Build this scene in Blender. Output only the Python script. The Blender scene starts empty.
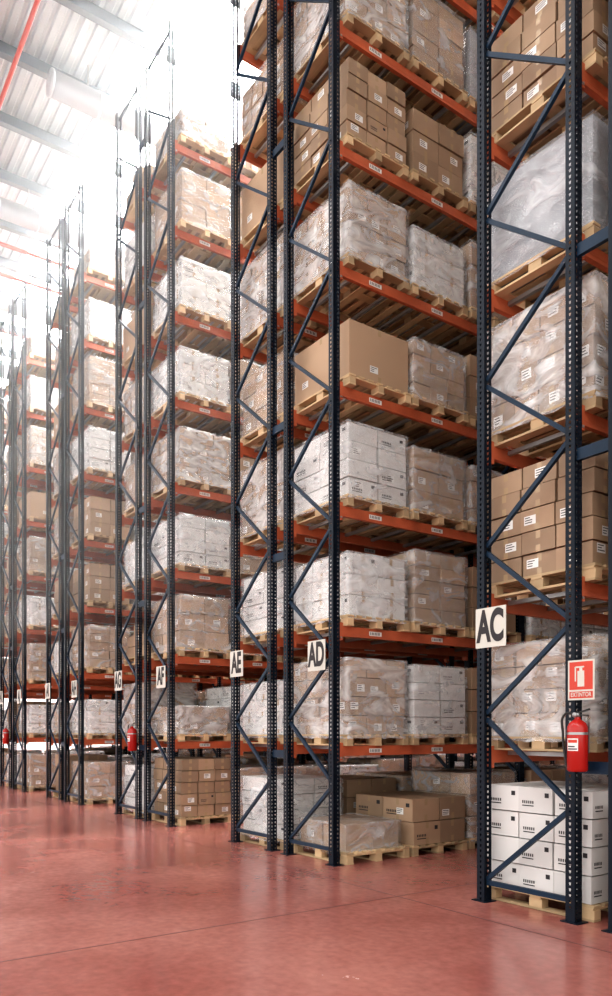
import bpy, math, random
from mathutils import Vector, Matrix
random.seed(7)
scn = bpy.context.scene
COL = scn.collection
scn.view_settings.view_transform = 'Standard'
try: scn.view_settings.look = 'Medium High Contrast'
except Exception as ex: print('look', ex)

# ------------------------------------------------------------ materials
def new_mat(name):
    m = bpy.data.materials.new(name); m.use_nodes = True
    nt = m.node_tree
    return m, nt, nt.nodes, nt.links, nt.nodes['Principled BSDF']

def simple(name, col, rough=0.5, metal=0.0, noise=0.0, nscale=8, bump=0.0, spec=0.5):
    m, nt, N, L, b = new_mat(name)
    b.inputs['Base Color'].default_value = (*col, 1)
    b.inputs['Roughness'].default_value = rough
    b.inputs['Metallic'].default_value = metal
    b.inputs['Specular IOR Level'].default_value = spec
    if noise > 0 or bump > 0:
        tc = N.new('ShaderNodeTexCoord'); n = N.new('ShaderNodeTexNoise')
        n.inputs['Scale'].default_value = nscale; n.inputs['Detail'].default_value = 5
        L.new(tc.outputs['Object'], n.inputs['Vector'])
        if noise > 0:
            r = N.new('ShaderNodeValToRGB')
            r.color_ramp.elements[0].position = .3; r.color_ramp.elements[1].position = .7
            r.color_ramp.elements[0].color = (*[c*(1-noise) for c in col], 1)
            r.color_ramp.elements[1].color = (*[min(1, c*(1+noise)) for c in col], 1)
            L.new(n.outputs['Fac'], r.inputs['Fac']); L.new(r.outputs['Color'], b.inputs['Base Color'])
        if bump > 0:
            bp = N.new('ShaderNodeBump'); bp.inputs['Strength'].default_value = bump
            bp.inputs['Distance'].default_value = .02
            L.new(n.outputs['Fac'], bp.inputs['Height']); L.new(bp.outputs['Normal'], b.inputs['Normal'])
    return m

def toned(name, col, rough=.7, var=.35):
    """per-face 'tone' attribute varies the colour box by box"""
    m, nt, N, L, b = new_mat(name)
    at = N.new('ShaderNodeAttribute'); at.attribute_name = 'tone'
    tc = N.new('ShaderNodeTexCoord'); n = N.new('ShaderNodeTexNoise'); n.inputs['Scale'].default_value = 5
    L.new(tc.outputs['Object'], n.inputs['Vector'])
    oi = N.new('ShaderNodeObjectInfo')
    ad = N.new('ShaderNodeMath'); ad.operation = 'MULTIPLY_ADD'
    L.new(n.outputs['Fac'], ad.inputs[0]); ad.inputs[1].default_value = .3; L.new(at.outputs['Fac'], ad.inputs[2])
    a2 = N.new('ShaderNodeMath'); a2.operation = 'MULTIPLY_ADD'
    L.new(oi.outputs['Random'], a2.inputs[0]); a2.inputs[1].default_value = .3; L.new(ad.outputs[0], a2.inputs[2])
    r = N.new('ShaderNodeValToRGB')
    r.color_ramp.elements[0].position = 0.1; r.color_ramp.elements[1].position = 1.0
    r.color_ramp.elements[0].color = (*[c*(1-var) for c in col], 1)
    r.color_ramp.elements[1].color = (*[min(1, c*(1+var)) for c in col], 1)
    L.new(a2.outputs[0], r.inputs['Fac']); L.new(r.outputs['Color'], b.inputs['Base Color'])
    b.inputs['Roughness'].default_value = rough
    return m

M_CARD = toned('cardboard', (.33, .225, .145))
M_WHITE = toned('white_carton', (.66, .65, .63), .6, .12)
M_WOOD = toned('pallet_wood', (.50, .36, .21), .75, .35)
M_TAPE = simple('packing_tape', (.43, .31, .19), .25)
M_LABEL = simple('paper_label', (.78, .77, .74), .6)
M_PRINT = simple('printed_ink', (.03, .027, .03), .7)
M_GREY = simple('grey_film_goods', (.27, .28, .30), .35, noise=.15, nscale=3, bump=.6)

def film(name, fac_lo, fac_hi, col=(.93, .94, .95)):
    """creased stretch film: clear sheet with milky folds"""
    m = bpy.data.materials.new(name); m.use_nodes = True
    nt = m.node_tree; N = nt.nodes; L = nt.links
    b = N['Principled BSDF']; out = N['Material Output']
    b.inputs['Base Color'].default_value = (*col, 1); b.inputs['Roughness'].default_value = .12
    b.inputs['Specular IOR Level'].default_value = 1.0
    tr = N.new('ShaderNodeBsdfTransparent'); mx = N.new('ShaderNodeMixShader')
    tc = N.new('ShaderNodeTexCoord'); mp = N.new('ShaderNodeMapping')
    mp.inputs['Scale'].default_value = (1.0, 1.0, 2.0); mp.inputs['Rotation'].default_value = (.5, .4, 0)
    L.new(tc.outputs['Object'], mp.inputs['Vector'])
    oi = N.new('ShaderNodeObjectInfo'); vm = N.new('ShaderNodeVectorMath'); vm.operation = 'ADD'
    ml = N.new('ShaderNodeMath'); ml.operation = 'MULTIPLY'; ml.inputs[1].default_value = 20
    L.new(oi.outputs['Random'], ml.inputs[0]); L.new(mp.outputs['Vector'], vm.inputs[0]); L.new(ml.outputs[0], vm.inputs[1])
    n = N.new('ShaderNodeTexNoise'); n.inputs['Scale'].default_value = 2.4; n.inputs['Detail'].default_value = 5
    n.inputs['Distortion'].default_value = 1.3; n.inputs['Roughness'].default_value = .55
    L.new(vm.outputs[0], n.inputs['Vector'])
    # thin diagonal creases
    wv = N.new('ShaderNodeTexNoise'); wv.noise_type = 'RIDGED_MULTIFRACTAL'; wv.inputs['Scale'].default_value = 2.6; wv.inputs['Detail'].default_value = 3
    L.new(vm.outputs[0], wv.inputs['Vector'])
    cr = N.new('ShaderNodeMapRange'); cr.inputs['From Min'].default_value = .85; cr.inputs['From Max'].default_value = 1.4
    cr.inputs['To Min'].default_value = 0; cr.inputs['To Max'].default_value = .32
    L.new(wv.outputs['Fac'], cr.inputs['Value'])
    mr = N.new('ShaderNodeMapRange'); mr.inputs['From Min'].default_value = .40; mr.inputs['From Max'].default_value = .68
    mr.inputs['To Min'].default_value = fac_lo; mr.inputs['To Max'].default_value = fac_hi
    L.new(n.outputs['Fac'], mr.inputs['Value'])
    sm = N.new('ShaderNodeMath'); sm.operation = 'ADD'; sm.use_clamp = True
    L.new(mr.outputs['Result'], sm.inputs[0]); L.new(cr.outputs['Result'], sm.inputs[1])
    bp = N.new('ShaderNodeBump'); bp.inputs['Strength'].default_value = 1.0; bp.inputs['Distance'].default_value = .05
    L.new(n.outputs['Fac'], bp.inputs['Height']); L.new(bp.outputs['Normal'], b.inputs['Normal'])
    L.new(sm.outputs[0], mx.inputs['Fac'])
    L.new(tr.outputs[0], mx.inputs[1]); L.new(b.outputs[0], mx.inputs[2]); L.new(mx.outputs[0], out.inputs['Surface'])
    return m
M_FILM = film('stretch_film', .10, .42)
M_FILM2 = film('stretch_film_thick', .18, .58)

M_BLUE = simple('rack_blue_paint', (.003, .008, .017), .45, noise=.2, nscale=3, spec=.25)
M_BLUE2 = simple('brace_blue_paint', (.007, .023, .048), .42, noise=.2, nscale=3, spec=.28)
M_ORANGE = simple('beam_orange_paint', (.48, .115, .048), .5, noise=.15, nscale=4)
M_STEEL = simple('galvanised', (.4, .4, .4), .4, .8)
M_RED = simple('extinguisher_red', (.42, .014, .010), .25)
M_SIGNRED = simple('sign_red', (.55, .045, .02), .4)
M_SIGNW = simple('sign_white', (.58, .57, .51), .45)
M_BLACK = simple('black_rubber', (.02, .02, .02), .5)
M_PIPE = simple('sprinkler_red', (.50, .05, .03), .4)
M_CEIL = simple('roof_sheet', (.50, .56, .59), .35, .2, noise=.10, nscale=.6)
M_PURL = simple('purlin_paint', (.15, .18, .20), .5)
M_WALL = simple('wall_panel', (.6, .61, .6), .6, noise=.05, nscale=.5)
M_DUCT = simple('duct_white', (.45, .48, .50), .3, .4)

# floor
m, nt, N, L, b = new_mat('red_painted_concrete'); M_FLOOR = m
tc = N.new('ShaderNodeTexCoord')
n1 = N.new('ShaderNodeTexNoise'); n1.inputs['Scale'].default_value = .55; n1.inputs['Detail'].default_value = 8; n1.inputs['Roughness'].default_value = .6
n2 = N.new('ShaderNodeTexNoise'); n2.inputs['Scale'].default_value = 14; n2.inputs['Detail'].default_value = 8
L.new(tc.outputs['Object'], n1.inputs['Vector']); L.new(tc.outputs['Object'], n2.inputs['Vector'])
r = N.new('ShaderNodeValToRGB'); r.color_ramp.elements[0].position = .28; r.color_ramp.elements[1].position = .74
r.color_ramp.elements[0].color = (.27, .075, .062, 1); r.color_ramp.elements[1].color = (.46, .195, .160, 1)
L.new(n1.outputs['Fac'], r.inputs['Fac'])
mx = N.new('ShaderNodeMixRGB'); mx.blend_type = 'OVERLAY'; mx.inputs['Fac'].default_value = .30
L.new(r.outputs['Color'], mx.inputs['Color1']); L.new(n2.outputs['Fac'], mx.inputs['Color2'])
L.new(mx.outputs['Color'], b.inputs['Base Color'])
mr = N.new('ShaderNodeMapRange'); mr.inputs['From Min'].default_value = .3; mr.inputs['From Max'].default_value = .7
mr.inputs['To Min'].default_value = .14; mr.inputs['To Max'].default_value = .28
L.new(n1.outputs['Fac'], mr.inputs['Value']); L.new(mr.outputs['Result'], b.inputs['Roughness'])
bp = N.new('ShaderNodeBump'); bp.inputs['Strength'].default_value = .08; bp.inputs['Distance'].default_value = .01
L.new(n2.outputs['Fac'], bp.inputs['Height']); L.new(bp.outputs['Normal'], b.inputs['Normal'])
b.inputs['Specular IOR Level'].default_value = .7
M_JOINT = simple('floor_joint', (.12, .04, .035), .8)

def sky_mat(name, st, col=(1, .99, .975)):
    m, nt, N, L, b = new_mat(name)
    b.inputs['Base Color'].default_value = (.9, .92, .95, 1)
    b.inputs['Emission Color'].default_value = (*col, 1); b.inputs['Emission Strength'].default_value = st
    return m
M_SKY = sky_mat('translucent_roof_glazing', 24)
M_FILL = sky_mat('fill_glow_panel', 9)  # glow for the unseen fill strip, added to brighten the rack fronts

# ------------------------------------------------------------ mesh builder
class MB:
    def __init__(s): s.v = []; s.f = []; s.m = []; s.t = []; s.mats = []; s.smooth = []
    def mi(s, mat):
        if mat not in s.mats: s.mats.append(mat)
        return s.mats.index(mat)
    def face(s, pts, mat, tone=.4, sm=False):
        i = len(s.v); s.v += [tuple(p) for p in pts]
        s.f.append(tuple(range(i, i+len(pts)))); s.m.append(s.mi(mat)); s.t.append(tone); s.smooth.append(sm)
    def box(s, x0, x1, y0, y1, z0, z1, mat, tone=.4, M=None):
        i = len(s.v)
        P = [(x0,y0,z0),(x1,y0,z0),(x1,y1,z0),(x0,y1,z0),(x0,y0,z1),(x1,y0,z1),(x1,y1,z1),(x0,y1,z1)]
        if M is not None: P = [tuple(M @ Vector(p)) for p in P]
        s.v += P; k = s.mi(mat)
        for q in ((0,3,2,1),(4,5,6,7),(0,1,5,4),(1,2,6,5),(2,3,7,6),(3,0,4,7)):
            s.f.append(tuple(i+a for a in q)); s.m.append(k); s.t.append(tone); s.smooth.append(False)
    def bar(s, a, b, w, h, mat, up=(0,1,0)):
        a = Vector(a); b = Vector(b); d = (b-a); ln = d.length; d.normalize()
        u = Vector(up); sd = d.cross(u).normalized(); u = sd.cross(d).normalized()
        M = Matrix((( d.x, sd.x, u.x, a.x),(d.y, sd.y, u.y, a.y),(d.z, sd.z, u.z, a.z),(0,0,0,1)))
        s.box(0, ln, -w/2, w/2, -h/2, h/2, mat, .4, M)
    def lathe(s, prof, mat, n=28, M=None):
        i = len(s.v); k = s.mi(mat)
        for (r_, z) in prof:
            for j in range(n):
                a = 2*math.pi*j/n; p = Vector((r_*math.cos(a), r_*math.sin(a), z))
                if M is not None: p = M @ p
                s.v.append(tuple(p))
        for c in range(len(prof)-1):
            for j in range(n):
                j2 = (j+1) % n
                s.f.append((i+c*n+j, i+c*n+j2, i+(c+1)*n+j2, i+(c+1)*n+j)); s.m.append(k); s.t.append(.4); s.smooth.append(True)
    def mesh(s, name):
        me = bpy.data.meshes.new(name); me.from_pydata(s.v, [], s.f)
        for mt in s.mats: me.materials.append(mt)
        me.polygons.foreach_set('material_index', s.m)
        me.polygons.foreach_set('use_smooth', s.smooth)
        at = me.attributes.new('tone', 'FLOAT', 'FACE'); at.data.foreach_set('value', s.t)
        me.update(); return me

def obj(name, me, loc=(0,0,0), rz=0, parent=None, col=COL):
    o = bpy.data.objects.new(name, me); o.location = loc; o.rotation_euler = (0, 0, rz)
    if parent is not None: o.parent = parent
    col.objects.link(o); return o
def empty(name, loc=(0,0,0)):
    e = bpy.data.objects.new(name, None); e.location = loc; e.empty_display_size = .2; COL.objects.link(e); return e

# ------------------------------------------------------------ constants
FX, FY = -3.953, 5.513      # first post
H = 13.5; FD = .98; GAP = .40; DBL = 2*FD+GAP; PITCH = 4.53
BAY = 3.36; NB = 4
LV = [1.42+1.44*i for i in range(8)]
BH = .12

# ------------------------------------------------------------ loads
def pallet(mb, z0=0, W=1.2, D=1.0, rnd=random):
    t = lambda: rnd.random()*.7
    for y in (-D/2+.05, 0, D/2-.05):                      # bottom runners + blocks
        mb.box(-W/2, W/2, y-.05, y+.05, z0, z0+.02, M_WOOD, t())
        for x in (-W/2+.07, 0, W/2-.07):
            mb.box(x-.07, x+.07, y-.045, y+.045, z0+.02, z0+.098, M_WOOD, t())
    for x in (-W/2+.07, 0, W/2-.07):
        mb.box(x-.06, x+.06, -D/2, D/2, z0+.098, z0+.118, M_WOOD, t())
    n = 7
    for i in range(n):
        y = -D/2 + (D-.1)*i/(n-1)
        mb.box(-W/2, W/2, y, y+.1 if i in (0, n-1) else y+.08, z0+.118, z0+.14, M_WOOD, t())

def side_quads(mb, axis, sgn, c, u0, u1, z0, z1, mat, eps):
    p = c + sgn*eps
    if axis == 'x':
        q = [(p,u0,z0),(p,u1,z0),(p,u1,z1),(p,u0,z1)]
        if sgn < 0: q.reverse()
    else:
        q = [(u0,p,z0),(u1,p,z0),(u1,p,z1),(u0,p,z1)]
        if sgn > 0: q.reverse()
    mb.face(q, mat)

def load(name, w, d, h, nx, ny, nz, mat, wrap=None, seed=1, tape=True, labels=.3, prints=0., ragged=0):
    rnd = random.Random(seed); mb = MB()
    pallet(mb, 0, rnd=rnd)
    z0 = .142; g = .007
    bw, bd, bh = w/nx, d/ny, h/nz
    for k in range(nz):
        for i in range(nx):
            for j in range(ny):
                if ragged and k == nz-1 and rnd.random() < ragged: continue
                jx, jy = rnd.uniform(-.012, .012), rnd.uniform(-.012, .012)
                x0 = -w/2+i*bw+g+jx; x1 = x0+bw-2*g; y0 = -d/2+j*bd+g+jy; y1 = y0+bd-2*g
                a = z0+k*bh+.003; c = a+bh-.011
                mb.box(x0, x1, y0, y1, a, c, mat, rnd.random()*.7)
                for ax, sg, cc, lo, hi, vis in (('x',1,x1,y0,y1,i==nx-1),('x',-1,x0,y0,y1,i==0),('y',-1,y0,x0,x1,j==0),('y',1,y1,x0,x1,j==ny-1)):
                    if not vis: continue
                    mid = (lo+hi)/2; wd = hi-lo
                    if tape:
                        side_quads(mb, ax, sg, cc, mid-.025, mid+.025, c-min(.09, bh*.35), c, M_TAPE, .0012)
                        side_quads(mb, ax, sg, cc, mid-.025, mid+.025, a, a+min(.09, bh*.3), M_TAPE, .0012)
                    if rnd.random() < labels:
                        lw = min(.13, wd*.4); lh = min(.09, bh*.4); lx = lo+wd*rnd.uniform(.08, .5); lz = a+bh*rnd.uniform(.15, .5)
                        side_quads(mb, ax, sg, cc, lx, lx+lw, lz, lz+lh, M_LABEL, .002)
                        for q in range(3):
                            side_quads(mb, ax, sg, cc, lx+.01, lx+lw*rnd.uniform(.5,.9), lz+lh*(.2+.27*q), lz+lh*(.2+.27*q)+lh*.1, M_PRINT, .003)
                    if rnd.random() < prints:
                        lx = lo+wd*.12; lz = a+bh*.34
                        for q in range(6):
                            side_quads(mb, ax, sg, cc, lx+q*wd*.06, lx+q*wd*.06+wd*.035, lz, lz+bh*.11, M_PRINT, .002)
                        side_quads(mb, ax, sg, cc, lx, lx+wd*.34, lz-bh*.10, lz-bh*.06, M_PRINT, .002)
                        side_quads(mb, ax, sg, cc, hi-wd*.22, hi-wd*.1, c-bh*.35, c-bh*.18, M_PRINT, .002)
    if wrap:
        W2, D2, Z1 = w/2+.020, d/2+.020, z0+h+.008
        n = 14
        def disp(x, y, z):
            k = .004*math.sin(9*x+7*z+seed)+.004*math.sin(13*y-11*z+seed*2)+.003*math.sin(31*z+17*y+9*x)
            return k + rnd.uniform(-.002, .002)
        ring = []
        m_ = 12
        for a in range(m_): ring.append((W2, -D2+2*D2*a/m_, 1, 0))
        for a in range(m_): ring.append((W2-2*W2*a/m_, D2, 0, 1))
        for a in range(m_): ring.append((-W2, D2-2*D2*a/m_, -1, 0))
        for a in range(m_): ring.append((-W2+2*W2*a/m_, -D2, 0, -1))
        base = len(mb.v); R = len(ring); ki = mb.mi(wrap)
        rows = [(.09+(Z1-.09)*q/n) for q in range(n+1)]
        for z in rows:
            for (x, y, nx_, ny_) in ring:
                dd = disp(x, y, z); flare = .02 if z < .15 else 0
                mb.v.append((x+nx_*(dd+flare), y+ny_*(dd+flare), z + (rnd.uniform(-.012,.012) if z < .1 else 0)))
        for q in range(n):
            for a in range(R):
                a2 = (a+1) % R
                mb.f.append((base+q*R+a, base+q*R+a2, base+(q+1)*R+a2, base+(q+1)*R+a)); mb.m.append(ki); mb.t.append(.4); mb.smooth.append(True)
        top = base+n*R
        ci = len(mb.v); mb.v.append((0, 0, Z1+.01))
        for a in range(R):
            mb.f.append((top+a, top+(a+1) % R, ci)); mb.m.append(ki); mb.t.append(.4); mb.smooth.append(False)
    return mb.mesh(name)

K = {}
K['wb']  = load('wb', 1.12, .94, .86, 3, 2, 3, M_CARD, M_FILM, 1, labels=.5)
K['wb2'] = load('wb2', 1.12, .92, .74, 4, 3, 4, M_CARD, M_FILM, 2, labels=.4)
K['wb3'] = load('wb3', 1.12, .92, .95, 2, 2, 5, M_CARD, M_FILM, 3, labels=.4)
K['ww']  = load('ww', 1.15, .94, .90, 2, 2, 4, M_WHITE, M_FILM, 4, tape=False, prints=.6)
K['ww2'] = load('ww2', 1.12, .93, .80, 3, 2, 3, M_WHITE, M_FILM2, 5, tape=True, labels=.4, prints=.3)
K['wg']  = load('wg', 1.14, .94, 1.0, 1, 1, 1, M_GREY, M_FILM, 6, tape=False, labels=0)
K['wg2'] = load('wg2', 1.14, .94, .94, 4, 3, 4, M_CARD, M_FILM2, 7, labels=.7)
K['bc']  = load('bc', 1.12, .92, .86, 3, 2, 3, M_CARD, None, 8, labels=.4, ragged=.2)
K['bc2'] = load('bc2', 1.14, .95, 1.0, 3, 3, 5, M_CARD, None, 9, labels=.25, prints=.15)
K['big'] = load('big', 1.15, .97, .74, 1, 1, 1, M_CARD, None, 10, labels=1.0)
K['low'] = load('low', .96, .86, .33, 2, 2, 1, M_CARD, M_FILM, 11, labels=.5)
K['bm']  = load('bm', 1.16, .97, .64, 2, 2, 2, M_CARD, None, 12, labels=.3, prints=.5)
K['wc']  = load('wc', 1.16, .98, .98, 3, 3, 4, M_WHITE, None, 13, tape=False, prints=.95, labels=0)
K['lw']  = load('lw', 1.08, .92, .5, 3, 2, 2, M_CARD, M_FILM2, 14, labels=.5)
K['lb']  = load('lb', 1.10, .92, .6, 3, 3, 3, M_CARD, None, 15, labels=.4, ragged=.4)
COMMON = ['wb','ww','wb3','ww','wg2','bc','wb2','big','ww2','lw','ww2','wb2','wg2','ww2']

def place(key, x, y, z, col=COL):
    o = obj('carton_pallet_load', K[key], (x+random.uniform(-.03,.03), y+random.uniform(-.012,.012), z+.001), random.uniform(-.010,.010), col=col)
    o.scale = (1, 1, random.uniform(.90, 1.06)); return o

PLAN = {
 ('R',0): [['low','bm','wb'],['wg2','ww','bc'],['ww2','wb3','bc'],['ww','wb','wb2'],['big','wb2','bc'],['wg2','ww2','wb'],['bc2','bc','ww'],['wg2','wb3','wg'],['lw','wb2','wb']],
 ('L',-1):[['wc','bc','wb'],['wg2','wb2','bc'],['bc2','wb','wb'],['wg2','wb3','bc'],['wg','wb','wb'],['bc2','bc','wb'],['wb','bc2','wb'],['wb','wb','wb'],['wb','wb','wb']],
 ('L',0): [['ww','bc','wb'],['ww2','wb2','bc'],['ww','wb','wb'],['wg2','wb3','bc'],['wb','wb','wb'],['wg2','bc','wb'],['big','bc2','wb'],['wb2','wb','wb'],['lw','wb','wb']],
 ('R',1): [['bc2','wb','wb'],['lw','ww','wb'],['wb','wb2','bc'],['ww','wb','wb'],['wg2','bc','wb'],['ww2','wb','wb'],['ww2','ww','wb'],['wb3','bc','wb'],['lw','lb','wb']],
 ('L',1): [['ww','bc','wb'],['wg2','wb2','bc'],['lb','wb','wb'],['ww2','wb3','bc'],['wb','wb','wb'],['wg2','bc','wb'],['big','bc2','wb'],['ww','wb','wb'],['lb','lw','wb']],
}
ZS = [0.0]+LV
bay_cols = []
for v in range(4):
    c = bpy.data.collections.new('stored_goods_bay'); bay_cols.append(c)
    for zi, z in enumerate(ZS):
        for p in range(3):
            key = random.choice(COMMON)
            if zi == 8: key = random.choice(['lw','wb','low'])
            place(key, 0, .62+1.06*p, z, c)

# ------------------------------------------------------------ rack parts (shared meshes)
def post_mesh():
    mb = MB(); pitch = .05; n = int(H/pitch)
    def panel(o, u, width, cols, hw, hh):
        cw = width/cols
        for r_ in range(n):
            for c in range(cols):
                a0, a1 = c*cw, (c+1)*cw; am = (a0+a1)/2
                z0, z1 = r_*pitch, (r_+1)*pitch; zm = (z0+z1)/2
                P = lambda a, z: (o[0]+u[0]*a, o[1]+u[1]*a, z)
                O = [P(a0,z0),P(a1,z0),P(a1,z1),P(a0,z1)]
                I = [P(am-hw*.6,zm-hh),P(am+hw*.6,zm-hh),P(am+hw,zm+hh),P(am-hw,zm+hh)]
                for q in range(4):
                    mb.face([O[q],O[(q+1)%4],I[(q+1)%4],I[q]], M_BLUE)
    panel((.045,-.05), (0,1), .10, 2, .010, .013)
    panel((-.045,-.05), (1,0), .09, 1, .011, .012)
    panel((.045,.05), (-1,0), .09, 1, .011, .012)
    for s_ in (-1, 1):
        y = .05*s_
        mb.face([(-.045,y,0),(-.045,y-.018*s_,0),(-.045,y-.018*s_,n*pitch),(-.045,y,n*pitch)], M_BLUE)
    mb.box(-.08,.09,-.075,.075,0,.008,M_BLUE)      # foot plate
    mb.box(-.045,.045,-.05,-.048,0,.12,M_BLUE)
    return mb.mesh('upright_post')
POST = post_mesh()

def brace_mesh():
    mb = MB(); z = .18; a, b_ = .04, FD-.04; side = 0; rise = .78
    mb.bar((a,0,z),(b_,0,z), .045,.03,M_BLUE2)
    while z+rise < H-.1:
        p, q = (a, b_) if side == 0 else (b_, a)
        mb.bar((p,0,z+.03),(q,0,z+rise-.03), .040,.035,M_BLUE2); z += rise; side = 1-side
    mb.bar((a,0,H-.12),(b_,0,H-.12), .045,.03,M_BLUE2)
    return mb.mesh('frame_bracing')
BRACE = brace_mesh()

def beam_mesh():
    mb = MB()
    y0, y1 = .055, BAY-.055
    for z in LV:
        mb.box(-.025,.025,y0,y1,z-BH,z,M_ORANGE)
        mb.box(.0251,.028,y0,y1,z-BH+.035,z-BH+.045,M_ORANGE)
        for (ya, yb) in ((y0-.004,y0+.05),(y1-.05,y1+.004)):
            mb.box(-.03,.034,ya,yb,z-BH-.05,z+.04,M_ORANGE)
            mb.box(.034,.042,ya+.015,yb-.015,z-BH-.03,z-BH-.01,M_STEEL)
        for p in range(3):
            yc = .62+1.06*p
            mb.box(.025,.029,yc-.10,yc+.10,z-.088,z-.035,M_LABEL)
            for q in range(7):
                mb.box(.029,.030,yc-.085+q*.024,yc-.085+q*.024+.008+.004*(q%2),z-.078,z-.045,M_PRINT)
    return mb.mesh('shelf_beams')
BEAMS = beam_mesh()
def bar_mesh():
    mb = MB()
    for z in LV:
        for p in range(3):
            for dy in (-.3, .3):
                y = .62+1.06*p+dy
                mb.box(.028, FD-.028, y-.02, y+.02, z-.05, z-.012, M_STEEL)
    return mb.mesh('pallet_support_bars')
SUPP = bar_mesh()
def spacer_mesh():
    mb = MB()
    for z in (1.3, 3.9, 5.6, 9.3, 12.2):
        mb.bar((.045,0,z),(GAP-.045,0,z), .10,.04,M_BLUE2)
    return mb.mesh('row_spacers')
SPACER = spacer_mesh()

def sign(letter, x0, z, w=.36, h=.37):
    e = empty('rack_row_sign', (x0+w/2, FY-.058, z))
    mb = MB(); mb.box(-w/2,w/2,-.004,.004,-h/2,h/2,M_SIGNW)
    mb.box(-w/2+.03,-w/2+.05,.004,.01,-h/2+.02,h/2-.02,M_STEEL)
    obj('sign_panel', mb.mesh('sign_panel'), (0,0,0), 0, e)
    cu = bpy.data.curves.new('sign_letters', 'FONT'); cu.body = letter; cu.size = .40; cu.align_x = 'CENTER'; cu.align_y = 'CENTER'
    cu.offset = .015; cu.extrude = .001
    cu.materials.append(M_PRINT)
    t = bpy.data.objects.new('sign_letters', cu); t.parent = e; t.location = (0,-.006,0); t.rotation_euler = (math.pi/2,0,0)
    t.scale = (.57, 1, 1)
    COL.objects.link(t)

names = {-1:('AC','AB'), 0:('AE','AD'), 1:('AG','AF'), 2:('AI','AH'), 3:('AK','AJ'), 4:('AM','AL')}
racks = {}
for k in range(-1, 5):
    t0 = 3.32+PITCH*k if k >= 0 else -(FD+GAP)
    xr = FX-t0                                     # right-most post
    rack = empty('pallet_rack', (xr-DBL/2, FY, 0)); racks[k] = rack
    def ch(nm, me, x, y, rz=0): return obj(nm, me, (x-(xr-DBL/2), y-FY, 0), rz, rack)
    for fi in range(NB+1):
        y = FY+fi*BAY
        for (x, rz) in ((xr,0),(xr-FD,math.pi),(xr-FD-GAP,0),(xr-DBL,math.pi)):
            ch('upright_post', POST, x, y, rz)
        ch('frame_bracing', BRACE, xr-FD, y); ch('frame_bracing', BRACE, xr-DBL, y)
        ch('row_spacers', SPACER, xr-FD-GAP, y)
    for bi in range(NB):
        y = FY+bi*BAY
        ch('shelf_beams', BEAMS, xr, y); ch('shelf_beams', BEAMS, xr-FD-GAP, y)
        ch('shelf_beams', BEAMS, xr-FD, y+BAY, math.pi); ch('shelf_beams', BEAMS, xr-DBL, y+BAY, math.pi)
        ch('pallet_support_bars', SUPP, xr-FD, y); ch('pallet_support_bars', SUPP, xr-DBL, y)
    for side, xc in (('R', xr-FD/2), ('L', xr-FD*1.5-GAP)):
        plan = PLAN.get((side, k))
        for bi in range(NB):
            y = FY+bi*BAY
            if plan and bi == 0:
                for zi, z in enumerate(ZS):
                    for p in range(3):
                        place(plan[zi][p], xc, y+.62+1.06*p, z)
            else:
                e = empty('stored_pallet_goods', (xc, y, 0)); e.instance_type = 'COLLECTION'
                e.instance_collection = bay_cols[(bi*3+k*2+(1 if side == 'R' else 0)) % 4]
    L_, R_ = names[k]
    if k >= 0: sign(R_, xr-.46, 2.52)
    sign(L_, xr-DBL-.05, 2.56)

# ------------------------------------------------------------ fire extinguisher + sign
def extinguisher(loc):
    e = empty('fire_extinguisher', loc)
    mb = MB(); r_ = .082
    mb.lathe([(0,0),(r_*.85,0),(r_,.015),(r_,.34),(r_*.97,.365),(r_*.8,.395),(r_*.5,.415),(.024,.425),(.024,.445)], M_RED)
    for (a0, a1, z0, z1, mt, rr) in ((-2.1,-.9,.17,.27,M_LABEL,.0012),(-2.0,-1.0,.235,.26,M_SIGNRED,.002),(-2.0,-1.0,.18,.19,M_PRINT,.002),(-2.0,-1.2,.20,.21,M_PRINT,.002)):
        for q in range(8):
            b0 = a0+(a1-a0)*q/8; b1 = a0+(a1-a0)*(q+1)/8; R2 = r_+rr
            mb.face([(R2*math.cos(b0),R2*math.sin(b0),z0),(R2*math.cos(b1),R2*math.sin(b1),z0),(R2*math.cos(b1),R2*math.sin(b1),z1),(R2*math.cos(b0),R2*math.sin(b0),z1)], mt)
    mb.lathe([(.0,.445),(.022,.445),(.022,.475),(0,.475)], M_STEEL)
    obj('cylinder_body', mb.mesh('cylinder_body'), (0,0,0), 0, e)
    mb = MB()
    mb.bar((0,0,.475),(.11,0,.505),.022,.012,M_BLACK,(0,0,1)); mb.bar((0,0,.462),(.10,0,.455),.02,.01,M_BLACK,(0,0,1))
    mb.lathe([(0,-.03),(.02,-.03),(.02,-.045),(0,-.045)], M_STEEL, 16, Matrix.Translation((0,0,.46)) @ Matrix.Rotation(-math.pi/2,4,'X'))
    obj('valve_handle', mb.mesh('valve_handle'), (0,0,0), 0, e)
    cu = bpy.data.curves.new('hose','CURVE'); cu.dimensions = '3D'; cu.bevel_depth = .010
    sp = cu.splines.new('BEZIER'); pts = [(-.02,0,.46),(-.10,-.02,.47),(-.125,-.02,.30),(-.10,-.02,.10),(-.085,-.02,.02)]
    sp.bezier_points.add(len(pts)-1)
    for bpnt, p in zip(sp.bezier_points, pts): bpnt.co = p; bpnt.handle_left_type = bpnt.handle_right_type = 'AUTO'
    cu.materials.append(M_BLACK)
    o = bpy.data.objects.new('hose', cu); o.parent = e; COL.objects.link(o)
    mb = MB(); mb.box(-.05,.05,.082,.092,.15,.40,M_STEEL); mb.lathe([(.0835,.30),(.0835,.32)],M_STEEL)
    obj('wall_bracket', mb.mesh('wall_bracket'), (0,0,0), 0, e)
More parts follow.
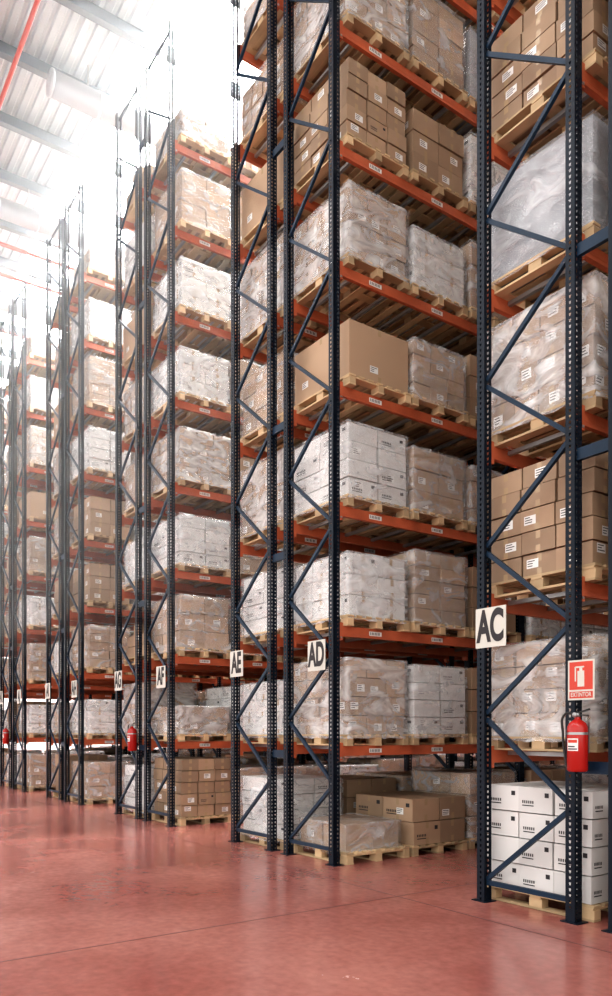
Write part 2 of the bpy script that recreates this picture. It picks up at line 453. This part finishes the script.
def ext_sign(loc, w=.25, h=.33):
    e = empty('extinguisher_sign', loc); mb = MB()
    mb.box(-w/2,w/2,-.003,.003,-h/2,h/2,M_SIGNW)
    mb.box(-w/2+.015,w/2-.015,-.0045,-.003,-h/2+.085,h/2-.015,M_SIGNRED)
    mb.box(-w/2+.015,w/2-.015,-.0045,-.003,-h/2+.015,-h/2+.070,M_SIGNRED)
    mb.box(-.032,.032,-.006,-.0045,-.055,.075,M_SIGNW); mb.box(-.014,.014,-.006,-.0045,.075,.10,M_SIGNW)
    mb.box(-.05,.03,-.006,-.0045,.10,.113,M_SIGNW); mb.box(-.058,-.046,-.006,-.0045,-.01,.11,M_SIGNW)
    obj('sign_panel', mb.mesh('ext_panel'), (0,0,0), 0, e)
    cu = bpy.data.curves.new('sign_text','FONT'); cu.body = 'EXTINTOR'; cu.size = .05; cu.align_x = 'CENTER'; cu.align_y = 'CENTER'; cu.offset=.001
    cu.materials.append(M_SIGNW)
    t = bpy.data.objects.new('sign_text', cu); t.parent = e; t.location = (0,-.006,-h/2+.043); t.rotation_euler = (math.pi/2,0,0); t.scale=(.8,1,1); COL.objects.link(t)
extinguisher((FX+.14, FY-.145, 1.27)); ext_sign((FX+.115, FY-.06, 2.02))
xk = FX-(3.32+PITCH)-FD-GAP
extinguisher((xk+.05, FY-.145, 1.24))
xk3 = FX-(3.32+PITCH*3)-FD-GAP
extinguisher((xk3+.05, FY-.145, 1.24))

# ------------------------------------------------------------ shell
X0, X1, Y0, Y1, ZC = -50, 10, -16, 24, 16.0
mb = MB(); mb.box(X0,X1,Y0,Y1,-.1,0,M_FLOOR); obj('floor', mb.mesh('floor'))
mb = MB()
for y in (FY-.55, -1.5, 12.3):
    mb.box(X0,X1,y,y+.012,0,.0015,M_JOINT)
for i in range(12):
    x = FX-1.9-PITCH*i+.3
    mb.box(x,x+.012,Y0,Y1,0,.0014,M_JOINT)
obj('floor_joint_lines', mb.mesh('floor_joint_lines'))
SKX = -9.0
# corrugated roof, open to glazing for y>6.3 and x<SKX, plus an added fill-light strip over the main aisle
mb = MB(); y = Y0
prof = [(0,0),(.10,0),(.13,.05),(.20,.05),(.23,0)]
pts = []
while y < Y1:
    for (a, z) in prof: pts.append((y+a, ZC+z))
    y += .25
for a, b in zip(pts, pts[1:]):
    ym = (a[0]+b[0])/2
    if -5.0 < ym < -2.0: continue
    xa = SKX if ym > 6.3 else X0
    mb.face([(xa,a[0],a[1]),(xa,b[0],b[1]),(X1,b[0],b[1]),(X1,a[0],a[1])], M_CEIL)
obj('ceiling', mb.mesh('ceiling'))
mb = MB(); mb.box(X0,SKX+.1,6.25,Y1,ZC+.06,ZC+.09,M_SKY); obj('skylight_or_fill', mb.mesh('skylight_or_fill'))
mb = MB(); mb.box(X0,X1,-5.1,-1.8,ZC+.06,ZC+.09,M_FILL); obj('skylight_or_fill', mb.mesh('skylight_or_fill'))  # unseen emissive panel, added as fill light from the camera side
mb = MB(); x = X0+1
while x < X1:
    mb.box(x-.01,x+.01,Y0,Y1,ZC-.28,ZC-.001,M_PURL); mb.box(x-.08,x+.08,Y0,Y1,ZC-.29,ZC-.28,M_PURL); x += 1.9
obj('roof_purlins', mb.mesh('roof_purlins'))
mb = MB(); mb.box(X0,X1,Y1,Y1+.2,0,ZC,M_WALL); obj('wall_back', mb.mesh('wall_back'))
mb = MB(); mb.box(X0-.2,X0,Y0,Y1,0,ZC,M_WALL); obj('wall_left', mb.mesh('wall_left'))
for i in range(6):
    mb = MB(); Mx = Matrix.Rotation(-math.pi/2,4,'X')
    mb.lathe([(0,0),(.24,0),(.24,7),(0,7)], M_DUCT, 24, Mx)
    for q in range(8): mb.lathe([(.24,q*1.0),(.255,q*1.0+.01),(.255,q*1.0+.05),(.24,q*1.0+.06)], M_DUCT, 24, Mx)
    for q in (.8, 3.5, 6.2): mb.box(-.01,.01,q,q+.03,.24,.75,M_STEEL)
    obj('ventilation_duct', mb.mesh('ventilation_duct'), (-15.9-PITCH*i, 4.7, 14.95))
mb = MB(); Mx = Matrix.Rotation(math.pi/2,4,'Y')
mb.lathe([(.045,-50),(.045,9)], M_PIPE, 12, Matrix.Translation((0,3.96,14.8)) @ Mx)
for x in (-21.2,-22.6,-25.8,-30.2):
    mb.lathe([(.05,3.96),(.05,22)], M_PIPE, 12, Matrix.Translation((x,0,14.5)) @ Matrix.Rotation(-math.pi/2,4,'X'))
x = -49
while x < 9:
    mb.box(x-.01,x+.01,3.95,3.97,14.8,ZC,M_STEEL); x += 4
obj('sprinkler_pipes', mb.mesh('sprinkler_pipes'))

# scattering volume added under the glazed roof to imitate overexposed bloom
m = bpy.data.materials.new('bloom_haze'); m.use_nodes = True; nt = m.node_tree
nt.nodes.remove(nt.nodes['Principled BSDF'])
vs = nt.nodes.new('ShaderNodeVolumeScatter'); vs.inputs['Density'].default_value = .028; vs.inputs['Anisotropy'].default_value = .35
nt.links.new(vs.outputs[0], nt.nodes['Material Output'].inputs['Volume'])
rk = racks[3]
mb = MB(); mb.box(X0+.1,-9.2,3.2,Y1-.1,3.5,ZC-.35,m)
obj('bloom_haze', mb.mesh('bloom_haze'), (-rk.location.x, -rk.location.y, 0), 0, rk)  # added haze volume, parented to a rack but no part of it

# ------------------------------------------------------------ light
w = bpy.data.worlds.new('World'); scn.world = w; w.use_nodes = True
bg = w.node_tree.nodes['Background']; bg.inputs['Color'].default_value = (1, .985, .96, 1); bg.inputs['Strength'].default_value = 1.95

# ------------------------------------------------------------ camera
cam = bpy.data.cameras.new('camera'); co = bpy.data.objects.new('camera', cam); COL.objects.link(co)
co.location = (0,0,1.6); co.rotation_euler = (math.pi/2, 0, math.radians(54.95))
cam.sensor_fit = 'VERTICAL'; cam.sensor_height = 36; cam.lens = 764/996*36; cam.shift_y = 233/996
scn.camera = co
